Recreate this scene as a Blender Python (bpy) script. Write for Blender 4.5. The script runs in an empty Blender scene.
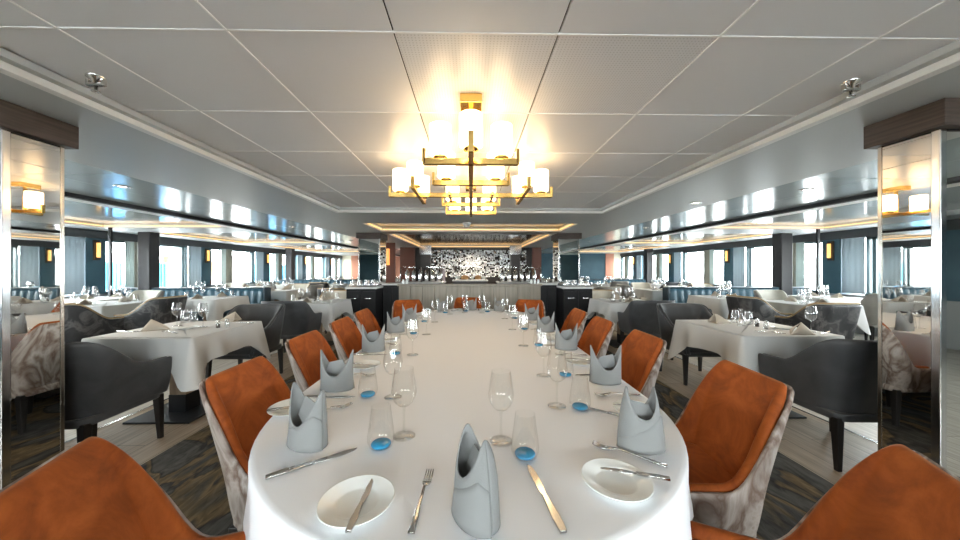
import bpy, math, random
from math import sin, cos, pi, radians, sqrt, exp
from mathutils import Vector, Matrix
random.seed(11)
S = bpy.context.scene
COL = S.collection
R = radians

# ------------------------------------------------------------------ camera model
CAMZ, F, YAW = 1.30, 320.0, R(1.0)
PU = 471 + F*math.tan(YAW)
def at(u, v, z):
    """world point on the horizontal plane z seen at pixel (u, v)"""
    D = (z-CAMZ)/(-(v-269)/F)
    xc = (u-PU)/F*D
    return Vector((xc*cos(YAW)+D*sin(YAW), -xc*sin(YAW)+D*cos(YAW), z))
def far(u, D, v=269):
    xc = (u-PU)/F*D
    return Vector((xc*cos(YAW)+D*sin(YAW), -xc*sin(YAW)+D*cos(YAW), CAMZ-(v-269)/F*D))

# ------------------------------------------------------------------ mesh helpers
class MB:
    def __init__(s): s.v=[]; s.f=[]; s.sm=[]
    def add(s, vs, fs, smooth=False):
        b=len(s.v); s.v += [tuple(p) for p in vs]
        for f in fs: s.f.append(tuple(i+b for i in f)); s.sm.append(smooth)
    def box(s, c, d, rz=0, rx=0, ry=0, taper=1.0):
        hx,hy,hz = d[0]/2,d[1]/2,d[2]/2
        m = Matrix.Rotation(rz,3,'Z')@Matrix.Rotation(ry,3,'Y')@Matrix.Rotation(rx,3,'X')
        vs=[]
        for z in (-hz,hz):
            k = taper if z<0 else 1
            for x,y in ((-hx,-hy),(hx,-hy),(hx,hy),(-hx,hy)):
                vs.append(m@Vector((x*k,y*k,z))+Vector(c))
        s.add(vs,[(3,2,1,0),(4,5,6,7),(0,1,5,4),(1,2,6,5),(2,3,7,6),(3,0,4,7)])
        return s
    def bx(s, x0,x1,y0,y1,z0,z1):
        return s.box(((x0+x1)/2,(y0+y1)/2,(z0+z1)/2),(abs(x1-x0),abs(y1-y0),abs(z1-z0)))
    def lathe(s, prof, n=24, c=(0,0,0), smooth=True, cap=False):
        vs=[]; fs=[]
        for r,z in prof:
            for k in range(n):
                a=2*pi*k/n; vs.append((c[0]+r*cos(a),c[1]+r*sin(a),c[2]+z))
        for i in range(len(prof)-1):
            for k in range(n):
                k2=(k+1)%n
                fs.append((i*n+k,i*n+k2,(i+1)*n+k2,(i+1)*n+k))
        if cap:
            fs.append(tuple(range(n-1,-1,-1))); fs.append(tuple((len(prof)-1)*n+k for k in range(n)))
        s.add(vs,fs,smooth); return s
    def tube(s, pts, r, n=8, smooth=True):
        pts=[Vector(p) for p in pts]; vs=[]; fs=[]
        for i,p in enumerate(pts):
            t=(pts[min(i+1,len(pts)-1)]-pts[max(i-1,0)]).normalized()
            a=t.cross(Vector((0,0,1)))
            if a.length<1e-3: a=t.cross(Vector((1,0,0)))
            a.normalize(); b=t.cross(a)
            rr = r[i] if isinstance(r,(list,tuple)) else r
            for k in range(n):
                q=2*pi*k/n; vs.append(p+a*(rr*cos(q))+b*(rr*sin(q)))
        for i in range(len(pts)-1):
            for k in range(n):
                k2=(k+1)%n; fs.append((i*n+k,i*n+k2,(i+1)*n+k2,(i+1)*n+k))
        fs.append(tuple(range(n))); fs.append(tuple((len(pts)-1)*n+k for k in range(n-1,-1,-1)))
        s.add(vs,fs,smooth); return s
    def slab(s, outline, z0, z1, r=0.01, n=4, smooth=True):
        """closed slab over a convex outline (list of x,y), top and bottom edges rounded by r"""
        m=len(outline); cx=sum(p[0] for p in outline)/m; cy=sum(p[1] for p in outline)/m
        nor=[]
        for i in range(m):
            a=outline[i-1]; b=outline[(i+1)%m]; tx,ty=b[0]-a[0],b[1]-a[1]; l=sqrt(tx*tx+ty*ty) or 1
            nor.append((ty/l,-tx/l))
        rings=[]
        for k in range(n+1):
            a=pi/2*k/n; rings.append((r*(1-sin(a)), z0+r*(1-cos(a))))
        for k in range(n+1):
            a=pi/2*k/n; rings.append((r*(1-cos(a)), z1-r*(1-sin(a))))
        vs=[]; fs=[]
        for off,z in rings:
            for (x,y),(nx,ny) in zip(outline,nor): vs.append((x-nx*off,y-ny*off,z))
        for i in range(len(rings)-1):
            for k in range(m):
                k2=(k+1)%m; fs.append((i*m+k,i*m+k2,(i+1)*m+k2,(i+1)*m+k))
        s.add(vs,fs,smooth)
        s.add(vs[:m],[tuple(range(m-1,-1,-1))]); s.add(vs[-m:],[tuple(range(m))])
        return s
    def solid(s, A, B, smooth=True):
        """closed solid between two point grids A (outer) and B (inner): lists of columns"""
        n=len(A); m=len(A[0]); vs=[p for c in A for p in c]+[p for c in B for p in c]; o=n*m; fs=[]
        for i in range(n-1):
            for j in range(m-1):
                a,b,c,d=i*m+j,(i+1)*m+j,(i+1)*m+j+1,i*m+j+1
                fs.append((a,b,c,d)); fs.append((o+d,o+c,o+b,o+a))
        for i in range(n-1):
            fs.append((i*m,o+i*m,o+(i+1)*m,(i+1)*m))
            fs.append(((i+1)*m+m-1,o+(i+1)*m+m-1,o+i*m+m-1,i*m+m-1))
        for j in range(m-1):
            fs.append((j+1,o+j+1,o+j,j))
            k=(n-1)*m; fs.append((k+j,o+k+j,o+k+j+1,k+j+1))
        s.add(vs,fs,smooth); return s
    def build(s, name, mat, parent=None, sub=0, bevel=0, solidify=0):
        me=bpy.data.meshes.new(name); me.from_pydata(s.v,[],s.f); me.update()
        me.polygons.foreach_set('use_smooth', s.sm)
        me.materials.append(mat)
        o=bpy.data.objects.new(name,me); COL.objects.link(o)
        if parent: o.parent=parent
        if solidify:
            q=o.modifiers.new('s','SOLIDIFY'); q.thickness=solidify; q.offset=0
        if bevel:
            q=o.modifiers.new('b','BEVEL'); q.width=bevel; q.segments=2; q.limit_method='ANGLE'; q.angle_limit=R(40)
        if sub:
            q=o.modifiers.new('u','SUBSURF'); q.levels=sub; q.render_levels=sub
        return o

def rrect(w,d,r,n=5,cx=0,cy=0):
    pts=[]
    for qx,qy,a0 in ((1,-1,-90),(1,1,0),(-1,1,90),(-1,-1,180)):
        for k in range(n+1):
            a=R(a0+90*k/n); pts.append((cx+qx*(w/2-r)+r*cos(a), cy+qy*(d/2-r)+r*sin(a)))
    return pts
def tag(o,label,cat,group=None,kind=None):
    o['label']=label; o['category']=cat
    if group: o['group']=group
    elif 'group' in o: del o['group']
    if kind: o['kind']=kind
    return o
def struct(o,label=None,cat=None):
    o['kind']='structure'
    if label: o['label']=label; o['category']=cat
    return o
def empty(name, loc=(0,0,0), rz=0):
    o=bpy.data.objects.new(name,None); COL.objects.link(o); o.empty_display_size=.05
    o.location=loc; o.rotation_euler=(0,0,rz); return o
KIDS={}
def kids(o):
    if o.name not in KIDS: KIDS[o.name]=list(o.children)
    return KIDS[o.name]
def copy_tree(o, parent=None):
    c=o.copy(); COL.objects.link(c)
    if parent: c.parent=parent
    for ch in kids(o): copy_tree(ch,c)
    return c
class Proto:
    """first call hands out the source object, later calls hand out copies with copied parts"""
    def __init__(s,o):
        s.o=o; s.used=False
    def put(s, loc, rz, label, cat, group=None, sc=None):
        if s.used: c=copy_tree(s.o)
        else: c=s.o; kids(c); [kids(k) for k in kids(c)]; s.used=True
        c.location=loc; c.rotation_euler=(0,0,rz)
        if sc: c.scale=sc
        return tag(c,label,cat,group)

# ------------------------------------------------------------------ materials
def mat(name, col=(.5,.5,.5), rough=.5, metal=0, spec=.5, **k):
    m=bpy.data.materials.new(name); m.use_nodes=True
    b=m.node_tree.nodes['Principled BSDF']
    b.inputs['Base Color'].default_value=(*col,1); b.inputs['Roughness'].default_value=rough
    b.inputs['Metallic'].default_value=metal; b.inputs['Specular IOR Level'].default_value=spec
    if 'sheen' in k: b.inputs['Sheen Weight'].default_value=k['sheen']; b.inputs['Sheen Roughness'].default_value=.4
    if 'sheen_tint' in k: b.inputs['Sheen Tint'].default_value=(*k['sheen_tint'],1)
    if 'emit' in k:
        b.inputs['Emission Color'].default_value=(*k['emit'],1); b.inputs['Emission Strength'].default_value=k['power']
    if 'coat' in k: b.inputs['Coat Weight'].default_value=k['coat']; b.inputs['Coat Roughness'].default_value=.05
    return m
def N(m,t,**k):
    n=m.node_tree.nodes.new(t)
    for a,b in k.items(): setattr(n,a,b)
    return n
def ramp(m, stops):
    n=N(m,'ShaderNodeValToRGB'); e=n.color_ramp.elements
    while len(e)<len(stops): e.new(.5)
    for x,(p,c) in zip(e,stops): x.position=p; x.color=(*c,1)
    return n
def noise_col(m, scale, stops, detail=4, dist=0, coord='Object', stretch=(1,1,1), bump=0, rough_=.5):
    L=m.node_tree.links; b=m.node_tree.nodes['Principled BSDF']
    tc=N(m,'ShaderNodeTexCoord'); mp=N(m,'ShaderNodeMapping'); mp.inputs['Scale'].default_value=stretch
    L.new(tc.outputs[coord],mp.inputs['Vector'])
    nz=N(m,'ShaderNodeTexNoise'); nz.inputs['Scale'].default_value=scale; nz.inputs['Detail'].default_value=detail
    nz.inputs['Distortion'].default_value=dist; nz.inputs['Roughness'].default_value=rough_
    L.new(mp.outputs[0],nz.inputs['Vector'])
    r=ramp(m,stops); L.new(nz.outputs['Fac'],r.inputs[0]); L.new(r.outputs[0],b.inputs['Base Color'])
    if bump:
        bp=N(m,'ShaderNodeBump'); bp.inputs['Strength'].default_value=bump; bp.inputs['Distance'].default_value=.003
        L.new(nz.outputs['Fac'],bp.inputs['Height']); L.new(bp.outputs[0],b.inputs['Normal'])
    return m
def fine_bump(m, scale, strength, dist=.001):
    L=m.node_tree.links; b=m.node_tree.nodes['Principled BSDF']
    tc=N(m,'ShaderNodeTexCoord'); nz=N(m,'ShaderNodeTexNoise'); nz.inputs['Scale'].default_value=scale
    L.new(tc.outputs['Object'],nz.inputs['Vector']); bp=N(m,'ShaderNodeBump')
    bp.inputs['Strength'].default_value=strength; bp.inputs['Distance'].default_value=dist
    L.new(nz.outputs['Fac'],bp.inputs['Height']); L.new(bp.outputs[0],b.inputs['Normal']); return m
def thin_glass(name, tint=(.97,.99,.99), rough=.02, base=.06, edge=.75):
    m=bpy.data.materials.new(name); m.use_nodes=True; T=m.node_tree; T.nodes.clear(); L=T.links
    out=T.nodes.new('ShaderNodeOutputMaterial'); tr=T.nodes.new('ShaderNodeBsdfTransparent'); tr.inputs[0].default_value=(*tint,1)
    gl=T.nodes.new('ShaderNodeBsdfGlossy'); gl.inputs['Roughness'].default_value=rough
    lw=T.nodes.new('ShaderNodeLayerWeight'); lw.inputs[0].default_value=.35
    mr=T.nodes.new('ShaderNodeMapRange'); mr.inputs['To Min'].default_value=base; mr.inputs['To Max'].default_value=edge
    pw=T.nodes.new('ShaderNodeMath'); pw.operation='POWER'; pw.inputs[1].default_value=2.0
    L.new(lw.outputs['Facing'],pw.inputs[0]); L.new(pw.outputs[0],mr.inputs['Value'])
    mx=T.nodes.new('ShaderNodeMixShader'); L.new(mr.outputs[0],mx.inputs[0]); L.new(tr.outputs[0],mx.inputs[1]); L.new(gl.outputs[0],mx.inputs[2])
    L.new(mx.outputs[0],out.inputs[0]); return m

M={}
M['white_trim']=mat('white trim',(.85,.85,.83),.4)
M['joint']=mat('white ceiling joint',(.95,.95,.95),.6)
M['soffit']=mat('soffit paint',(.52,.54,.545),.4)
M['panel']=mat('ceiling panel',(.80,.81,.84),.30,.0,.6)
M['seam']=mat('seam',(.82,.82,.82),.5)
M['gloss']=mat('glossy metal ceiling',(.46,.52,.54),.17,.0,.35)
M['gloss2']=mat('glossy panel ceiling',(.48,.53,.55),.12,.0,.35)
M['darkgloss']=mat('dark glossy ceiling',(.16,.145,.12),.12,.3)
M['groove']=mat('groove',(.015,.016,.018),.6)
M['led']=mat('led strip',(1,.8,.5),.5,emit=(1,.56,.19),power=.75)
M['teal']=noise_col(mat('teal wall',(.03,.085,.115),.55),3,[(.3,(.026,.075,.105)),(.7,(.036,.098,.13))])
M['dark']=mat('dark grey lintel',(.045,.05,.055),.5)
M['darkpost']=mat('dark pillar',(.03,.028,.03),.45)
M['wall_low']=mat('low wall',(.30,.31,.31),.6)
M['salmon']=mat('salmon wall',(.50,.22,.14),.7)
M['cream_wall']=mat('cream wall',(.62,.58,.46),.7)
M['curt_white']=mat('pale curtain',(.62,.68,.66),.8)
M['curt_beige']=mat('beige curtain',(.33,.31,.25),.8)
M['curt_grey']=mat('grey blue blind',(.42,.49,.53),.7)
def translucent(m,f):
    T=m.node_tree; b=T.nodes['Principled BSDF']; out=[n for n in T.nodes if n.type=='OUTPUT_MATERIAL'][0]
    tl=T.nodes.new('ShaderNodeBsdfTranslucent'); tl.inputs[0].default_value=b.inputs['Base Color'].default_value
    mx=T.nodes.new('ShaderNodeMixShader'); mx.inputs[0].default_value=f
    T.links.new(b.outputs[0],mx.inputs[1]); T.links.new(tl.outputs[0],mx.inputs[2]); T.links.new(mx.outputs[0],out.inputs[0])
for k,f_ in (('curt_white',.16),('curt_beige',.03),('curt_grey',.2)): fine_bump(M[k],120,.3); translucent(M[k],f_)
M['frame']=mat('window frame',(.05,.09,.10),.4)
M['pane']=thin_glass('window pane',(.97,.985,.98),.0,.03,.5)
M['mirror']=mat('mirror',(.86,.84,.80),.015,1)
M['chrome']=mat('chrome',(.78,.78,.78),.12,1)
M['steel']=mat('steel',(.62,.61,.59),.13,1)
M['brass']=mat('brass',(.80,.52,.17),.18,1)
M['goldtrim']=mat('polished trim',(.72,.66,.58),.15,1)
M['wood_cap']=noise_col(mat('dark wood cap',(.06,.04,.03),.5),6,[(.3,(.045,.030,.024)),(.7,(.095,.066,.052))],stretch=(1,.6,14))
M['shade']=mat('opal shade',(1,.95,.85),.4,emit=(1,.69,.36),power=2.7)
M['sconce']=mat('amber tube',(1,.7,.3),.4,emit=(1,.50,.10),power=.5)
M['cloth']=fine_bump(mat('white tablecloth',(.76,.765,.78),.85,sheen=.1),260,.25)
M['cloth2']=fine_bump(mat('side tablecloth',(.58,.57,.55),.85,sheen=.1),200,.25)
M['napkin']=fine_bump(mat('grey linen napkin',(.225,.228,.225),.9),420,.5)
M['napkin2']=fine_bump(mat('beige linen napkin',(.52,.46,.38),.9),300,.4)
M['china']=mat('white china',(.80,.82,.80),.12,0,.5)
M['glass']=thin_glass('clear glass',(.985,.99,.985),.02,.05,.85)
M['glass2']=thin_glass('small clear glass',(.94,.95,.95),.06,.16,.95)
M['blue']=mat('blue glass base',(.005,.24,.47),.1,0,.6,emit=(.0,.3,.55),power=.0)
M['velvet']=noise_col(mat('orange velvet',(.36,.09,.012),.75,0,.2,sheen=.22,sheen_tint=(1,.55,.25)),5,[(.30,(.15,.030,.006)),(.5,(.27,.060,.009)),(.66,(.36,.088,.014)),(.8,(.25,.055,.008))],detail=7,dist=1.4,rough_=.62)
M['marble']=noise_col(mat('marbled fabric',(.4,.35,.3),.6),3.2,[(.28,(.11,.065,.045)),(.40,(.40,.34,.30)),(.47,(.14,.085,.06)),(.56,(.44,.39,.35)),(.64,(.17,.115,.085)),(.8,(.48,.44,.40))],detail=6,dist=2.2,stretch=(1,1,.6))
M['marble_dark']=noise_col(mat('dark marbled fabric',(.06,.06,.06),.5),4.0,[(.30,(.012,.012,.014)),(.48,(.028,.028,.030)),(.57,(.115,.11,.108)),(.64,(.035,.034,.035)),(.80,(.10,.095,.09))],detail=5,dist=1.1,rough_=.6)
M['greyfab']=noise_col(mat('charcoal leather',(.05,.052,.056),.5,0,.4,sheen=.2),6,[(.3,(.040,.042,.045)),(.7,(.068,.070,.074))],dist=.6)
M['cream']=noise_col(mat('cream leather',(.5,.46,.38),.5),5,[(.3,(.42,.40,.34)),(.7,(.54,.51,.44))])
M['tan']=mat('tan piping',(.42,.29,.15),.5)
M['taupe']=noise_col(mat('taupe leather',(.22,.2,.18),.5),5,[(.3,(.19,.175,.155)),(.7,(.26,.24,.215))])
M['legwood']=mat('black stained wood',(.012,.010,.009),.4)
M['blackmetal']=mat('black metal',(.012,.013,.015),.4,.3)
M['pedwood']=noise_col(mat('pedestal oak',(.3,.2,.12),.5),4,[(.3,(.24,.16,.10)),(.7,(.36,.26,.17))],stretch=(6,6,.6))
M['booth']=mat('blue leather',(.045,.115,.16),.38,0,.5)
M['booth_end']=mat('navy leather',(.022,.05,.07),.4,0,.5)
M['cab']=mat('black cabinet',(.010,.010,.011),.45,0,.25)
M['stone']=noise_col(mat('pale stone top',(.6,.6,.58),.25),8,[(.3,(.5,.5,.48)),(.7,(.68,.67,.64))])
M['divider']=noise_col(mat('taupe panelling',(.3,.26,.2),.5),2,[(.3,(.27,.235,.185)),(.7,(.36,.315,.255))],stretch=(9,1,.4))
M['redwood']=mat('red brown panel',(.13,.04,.02),.4)
M['bronze']=mat('dark bronze frame',(.03,.024,.02),.35,.4)
M['amberglass']=mat('amber lamp',(1,.5,.2),.3,emit=(1,.35,.08),power=.45)
M['counter']=mat('buffet black',(.02,.018,.017),.3)
M['mauve']=mat('mauve pillar',(.30,.25,.27),.6)
M['plastic']=mat('white plastic',(.62,.62,.60),.4)
M['pepper']=mat('dark pepper',(.05,.04,.035),.6)
M['bread']=noise_col(mat('bread crust',(.4,.2,.08),.7),9,[(.3,(.30,.14,.05)),(.7,(.55,.33,.15))])
M['contblue']=mat('container blue',(.01,.12,.24),.6)
M['cont2']=mat('container grey',(.3,.33,.36),.6)
M['cranered']=mat('crane red',(.22,.06,.03),.6)
M['building']=mat('port building',(.25,.25,.25),.8)
M['glazing']=mat('building glazing',(.06,.08,.09),.2)
M['quay']=noise_col(mat('quay concrete',(.6,.6,.6),.9),.3,[(.3,(.42,.42,.41)),(.7,(.50,.50,.49))])

# carpet: dark slate with drifting gold and brown bands
def carpet():
    m=mat('carpet',(.05,.05,.05),.95,0,.1); L=m.node_tree.links; b=m.node_tree.nodes['Principled BSDF']
    tc=N(m,'ShaderNodeTexCoord')
    n1=N(m,'ShaderNodeTexNoise'); n1.inputs['Scale'].default_value=1.5; n1.inputs['Detail'].default_value=4; n1.inputs['Distortion'].default_value=1.6
    mp=N(m,'ShaderNodeMapping'); mp.inputs['Scale'].default_value=(1.3,.7,1); mp.inputs['Rotation'].default_value=(0,0,.6)
    L.new(tc.outputs['Object'],mp.inputs[0]); L.new(mp.outputs[0],n1.inputs['Vector'])
    r=ramp(m,[(.25,(.050,.050,.048)),(.40,(.085,.080,.070)),(.455,(.036,.034,.031)),(.49,(.15,.105,.055)),(.55,(.11,.085,.052)),(.61,(.055,.053,.050)),(.8,(.11,.105,.095))])
    L.new(n1.outputs['Fac'],r.inputs[0])
    n2=N(m,'ShaderNodeTexNoise'); n2.inputs['Scale'].default_value=26; n2.inputs['Detail'].default_value=3; n2.inputs['Distortion'].default_value=1
    mp2=N(m,'ShaderNodeMapping'); mp2.inputs['Scale'].default_value=(1,.3,1); L.new(tc.outputs['Object'],mp2.inputs[0]); L.new(mp2.outputs[0],n2.inputs['Vector'])
    mr=N(m,'ShaderNodeMapRange'); mr.inputs['From Min'].default_value=.3; mr.inputs['From Max'].default_value=.7; mr.inputs['To Min'].default_value=.62; mr.inputs['To Max'].default_value=1.35
    L.new(n2.outputs['Fac'],mr.inputs['Value'])
    mx=N(m,'ShaderNodeMix',data_type='RGBA',blend_type='MULTIPLY'); mx.inputs[0].default_value=1
    L.new(r.outputs[0],mx.inputs[6]); L.new(mr.outputs[0],mx.inputs[7]); L.new(mx.outputs[2],b.inputs['Base Color'])
    n3=N(m,'ShaderNodeTexNoise'); n3.inputs['Scale'].default_value=250; L.new(tc.outputs['Object'],n3.inputs['Vector'])
    bp=N(m,'ShaderNodeBump'); bp.inputs['Strength'].default_value=.6; bp.inputs['Distance'].default_value=.004
    L.new(n3.outputs['Fac'],bp.inputs['Height']); L.new(bp.outputs[0],b.inputs['Normal'])
    return m
M['carpet']=carpet()
def planks(name,c0,c1,bw,bh):
    m=mat(name,c0,.45,0,.4); L=m.node_tree.links; b=m.node_tree.nodes['Principled BSDF']
    tc=N(m,'ShaderNodeTexCoord'); mp=N(m,'ShaderNodeMapping'); mp.inputs['Rotation'].default_value=(0,0,pi/2)
    L.new(tc.outputs['Object'],mp.inputs[0])
    br=N(m,'ShaderNodeTexBrick'); br.inputs['Scale'].default_value=1; br.inputs['Brick Width'].default_value=bw; br.inputs['Row Height'].default_value=bh
    br.inputs['Mortar Size'].default_value=.003; br.inputs['Color1'].default_value=(*c0,1); br.inputs['Color2'].default_value=(*c1,1)
    br.inputs['Mortar'].default_value=(c0[0]*.45,c0[1]*.45,c0[2]*.45,1)
    L.new(mp.outputs[0],br.inputs['Vector'])
    nz=N(m,'ShaderNodeTexNoise'); nz.inputs['Scale'].default_value=5; nz.inputs['Detail'].default_value=6
    mp2=N(m,'ShaderNodeMapping'); mp2.inputs['Scale'].default_value=(9,.6,1); L.new(tc.outputs['Object'],mp2.inputs[0]); L.new(mp2.outputs[0],nz.inputs['Vector'])
    mr=N(m,'ShaderNodeMapRange'); mr.inputs['From Min'].default_value=.3; mr.inputs['From Max'].default_value=.7; mr.inputs['To Min'].default_value=.7; mr.inputs['To Max'].default_value=1.2
    L.new(nz.outputs['Fac'],mr.inputs['Value'])
    mx=N(m,'ShaderNodeMix',data_type='RGBA',blend_type='MULTIPLY'); mx.inputs[0].default_value=1
    L.new(br.outputs['Color'],mx.inputs[6]); L.new(mr.outputs[0],mx.inputs[7]); L.new(mx.outputs[2],b.inputs['Base Color'])
    return m
M['planks']=planks('oak look planks',(.28,.21,.14),(.35,.27,.19),1.2,.2)
M['tiles']=planks('pale vinyl planks',(.40,.37,.32),(.46,.43,.38),1.2,.3)
# perforated ceiling panel
def perforated():
    m=mat('perforated panel',(.80,.81,.84),.30,0,.6); L=m.node_tree.links; b=m.node_tree.nodes['Principled BSDF']
    tc=N(m,'ShaderNodeTexCoord'); vm=N(m,'ShaderNodeVectorMath',operation='SCALE'); vm.inputs[3].default_value=1/.0135
    L.new(tc.outputs['Object'],vm.inputs[0]); fr=N(m,'ShaderNodeVectorMath',operation='FRACTION'); L.new(vm.outputs[0],fr.inputs[0])
    sb=N(m,'ShaderNodeVectorMath',operation='SUBTRACT'); sb.inputs[1].default_value=(.5,.5,0); L.new(fr.outputs[0],sb.inputs[0])
    ml=N(m,'ShaderNodeVectorMath',operation='MULTIPLY'); ml.inputs[1].default_value=(1,1,0); L.new(sb.outputs[0],ml.inputs[0])
    ln=N(m,'ShaderNodeVectorMath',operation='LENGTH'); L.new(ml.outputs[0],ln.inputs[0])
    lt=N(m,'ShaderNodeMath',operation='LESS_THAN'); lt.inputs[1].default_value=.2; L.new(ln.outputs['Value'],lt.inputs[0])
    mx=N(m,'ShaderNodeMix',data_type='RGBA'); mx.inputs[6].default_value=(.80,.81,.84,1); mx.inputs[7].default_value=(.60,.60,.62,1)
    L.new(lt.outputs[0],mx.inputs[0]); L.new(mx.outputs[2],b.inputs['Base Color']); return m
M['perf']=perforated()

# ------------------------------------------------------------------ setting: floor, ceiling
Y0,YR,YL,XW = -3.6,16.6,19.5,7.8
TRAY,SOF = 2.17,2.11
struct(MB().bx(-XW-.3,XW+.3,Y0-.3,YL+.3,-.3,-.012).build('floor',M['tiles']))
for s,n in ((-1,'left'),(1,'right')):
    struct(MB().bx(s*2.18,s*3.02,Y0,YL,-.012,0).build('floor_aisle_%s'%n,M['planks']))
    struct(MB().bx(s*3.02,s*3.045,Y0,YL,-.012,.003).build('trim_floor_%s'%n,M['chrome']))
    struct(MB().bx(s*3.045,s*XW,Y0,YL,-.012,0).build('floor_side_%s'%n,M['tiles']))
struct(MB().bx(-2.18,2.18,Y0,YL,-.012,.004).build('floor_carpet',M['carpet']))

# tray ceiling of square metal panels
tray=MB(); tray.bx(-1.93,1.93,Y0,4.66,TRAY+.02,TRAY+.08)
struct(tray.build('ceiling',M['seam']))
pan=MB(); perf=MB(); dk=MB(); PW=.605; g=.0032
xs=[-1.86,-.305-2*PW,-.305-PW,-.305,.305,.305+PW,.305+2*PW,1.86]; xs=[x+.02 for x in xs]
ys=[1.18+PW*k for k in range(-8,6)]; ys[-1]=4.6
ys=[Y0]+ys
for i in range(len(xs)-1):
    for j in range(len(ys)-1):
        if ys[j+1]-ys[j]<.02: continue
        t = perf if (i==3 and ys[j]>1.0 and ys[j]<2.0) or (i==4 and 1.0<ys[j]<1.3) else pan
        t.bx(xs[i]+g,xs[i+1]-g,ys[j]+g,ys[j+1]-g,TRAY,TRAY+.02)
struct(pan.build('ceiling_panels',M['panel'],bevel=.002)); struct(perf.build('ceiling_perforated',M['perf']))
sm=MB()
for k,x in enumerate(xs[1:-1]):
    if k not in (2,3): sm.bx(x-g,x+g,Y0,4.6,TRAY-.003,TRAY+.021)
for y in ys[1:-1]: sm.bx(-1.84,1.86,y-g,y+g,TRAY-.0025,TRAY+.0205)
struct(sm.build('trim_ceiling_joint',M['joint']))
for x in (xs[3],xs[4]): dk.bx(x-g*.9,x+g*.3,Y0,4.6,TRAY+.004,TRAY+.021)
struct(dk.build('trim_ceiling_gap',M['groove']))
# moulding around the tray
tr=MB(); t2=MB()
for s in (-1,1):
    t2.bx(s*1.845,s*1.90,Y0,4.60,SOF+.028,TRAY+.002); tr.bx(s*1.885,s*1.935,Y0,4.635,SOF-.004,SOF+.03)
t2.bx(-1.9,1.9,4.545,4.60,SOF+.028,TRAY+.002); tr.bx(-1.935,1.935,4.585,4.635,SOF-.004,SOF+.03)
struct(tr.build('trim_tray_edge',M['white_trim'],bevel=.003)); struct(t2.build('trim_tray_step',M['soffit'],bevel=.003))
# soffits
so=MB()
for s in (-1,1):
    so.bx(s*1.93,s*3.0,Y0,YL,SOF,SOF+.3)
for a,b in ((4.63,5.7),(6.95,7.5),(12.2,YL)): so.bx(-1.93,1.93,a,b,SOF,SOF+.3)
struct(so.build('ceiling_soffit',M['soffit']))
gl=MB(); jt=MB()
for s in (-1,1):
    y=Y0
    while y<YL:
        y2=min(y+1.6,YL); gl.bx(s*3.0,s*3.615,y+.003,y2-.003,SOF+.0,SOF+.05); gl.bx(s*3.622,s*4.25,y+.003,y2-.003,SOF,SOF+.05); y=y2
    jt.bx(s*3.0,s*4.36,Y0,YL,SOF+.055,SOF+.1)
struct(gl.build('ceiling_gloss_strip',M['gloss'])); struct(jt.build('trim_groove',M['groove']))
sd=MB(); rec=MB()
COFF=[(-3.2,1.4),(2.3,6.4),(7.25,10.2),(11.1,15.5)]
for s in (-1,1):
    sd.bx(s*4.33,s*4.62,Y0,YL,SOF-.004,SOF+.14); sd.bx(s*7.2,s*XW,Y0,YL,SOF-.004,SOF+.14)
    e=Y0
    for a,b in COFF: sd.bx(s*4.62,s*7.2,e,a,SOF-.004,SOF+.14); e=b
    sd.bx(s*4.62,s*7.2,e,YL,SOF-.004,SOF+.14)
    for a,b in COFF:
        y=a
        while y<b-.01:
            y2=min(y+1.05,b); rec.bx(s*4.62,s*7.2,y+.003,y2-.003,SOF+.07,SOF+.1); y=y2
gv=MB(); lp=MB()
for s in (-1,1): gv.bx(s*4.265,s*4.335,Y0,YL,SOF-.042,SOF+.06); lp.bx(s*4.335,s*4.52,Y0,YL,SOF-.042,SOF-.004)
struct(gv.build('trim_dark_channel',M['groove'])); struct(lp.build('trim_cornice',M['white_trim'],bevel=.006))
struct(sd.build('ceiling_side',M['soffit'])); struct(rec.build('ceiling_side_recess',M['gloss2']))
cc=MB(); cc.bx(-1.93,1.93,5.7,6.95,SOF+.09,SOF+.12)
struct(cc.build('ceiling_middle_recess',M['gloss2']))
cc=MB(); cc.bx(-1.93,1.93,7.5,12.2,SOF+.09,SOF+.12)
struct(cc.build('ceiling_bar_recess',M['darkgloss']))
struct(MB().bx(-XW-.3,XW+.3,Y0-.3,YL+.3,SOF+.3,SOF+.45).build('ceiling_deck',M['dark']))
# warm cove strips: one thing per recess
def cove(name,label,segs):
    b=MB()
    for s in segs: b.bx(*s)
    tag(b.build(name,M['led']),label,'cove light','warm cove light strips')
zc0,zc1=SOF+.026,SOF+.040
for s,n in ((-1,'left'),(1,'right')):
    for k,(a,b) in enumerate(COFF[1:]):
        segs=[(s*4.66,s*7.18,b-.022,b-.004,zc0,zc1),(s*7.18,s*7.196,a+.1,b-.03,zc0,zc1)]
        cove('cove_light','warm cove strip in the %s ceiling recess over the %s window tables'%(('nearest','middle','farthest')[k],n),segs)
cove('cove_light','thin warm light line beside the dark groove of the right ceiling',[(4.628,4.64,2.4,6.3,zc0,zc1)])
for nm,a,b in (('small middle ceiling recess before the bar',5.7,6.95),('long dark ceiling recess over the bar',7.5,12.2)):
    cove('cove_light','warm cove strip around the '+nm,[(-1.90,1.90,b-.022,b-.004,zc0+.01,zc1+.01),(-1.926,-1.908,a+.05,b-.03,zc0+.01,zc1+.01),(1.908,1.926,a+.05,b-.03,zc0+.01,zc1+.01)])
cove('cove_light','warm light line low at the far edge of the bar ceiling',[(-1.6,1.7,12.19,12.199,SOF+.003,SOF+.015)])

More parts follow.
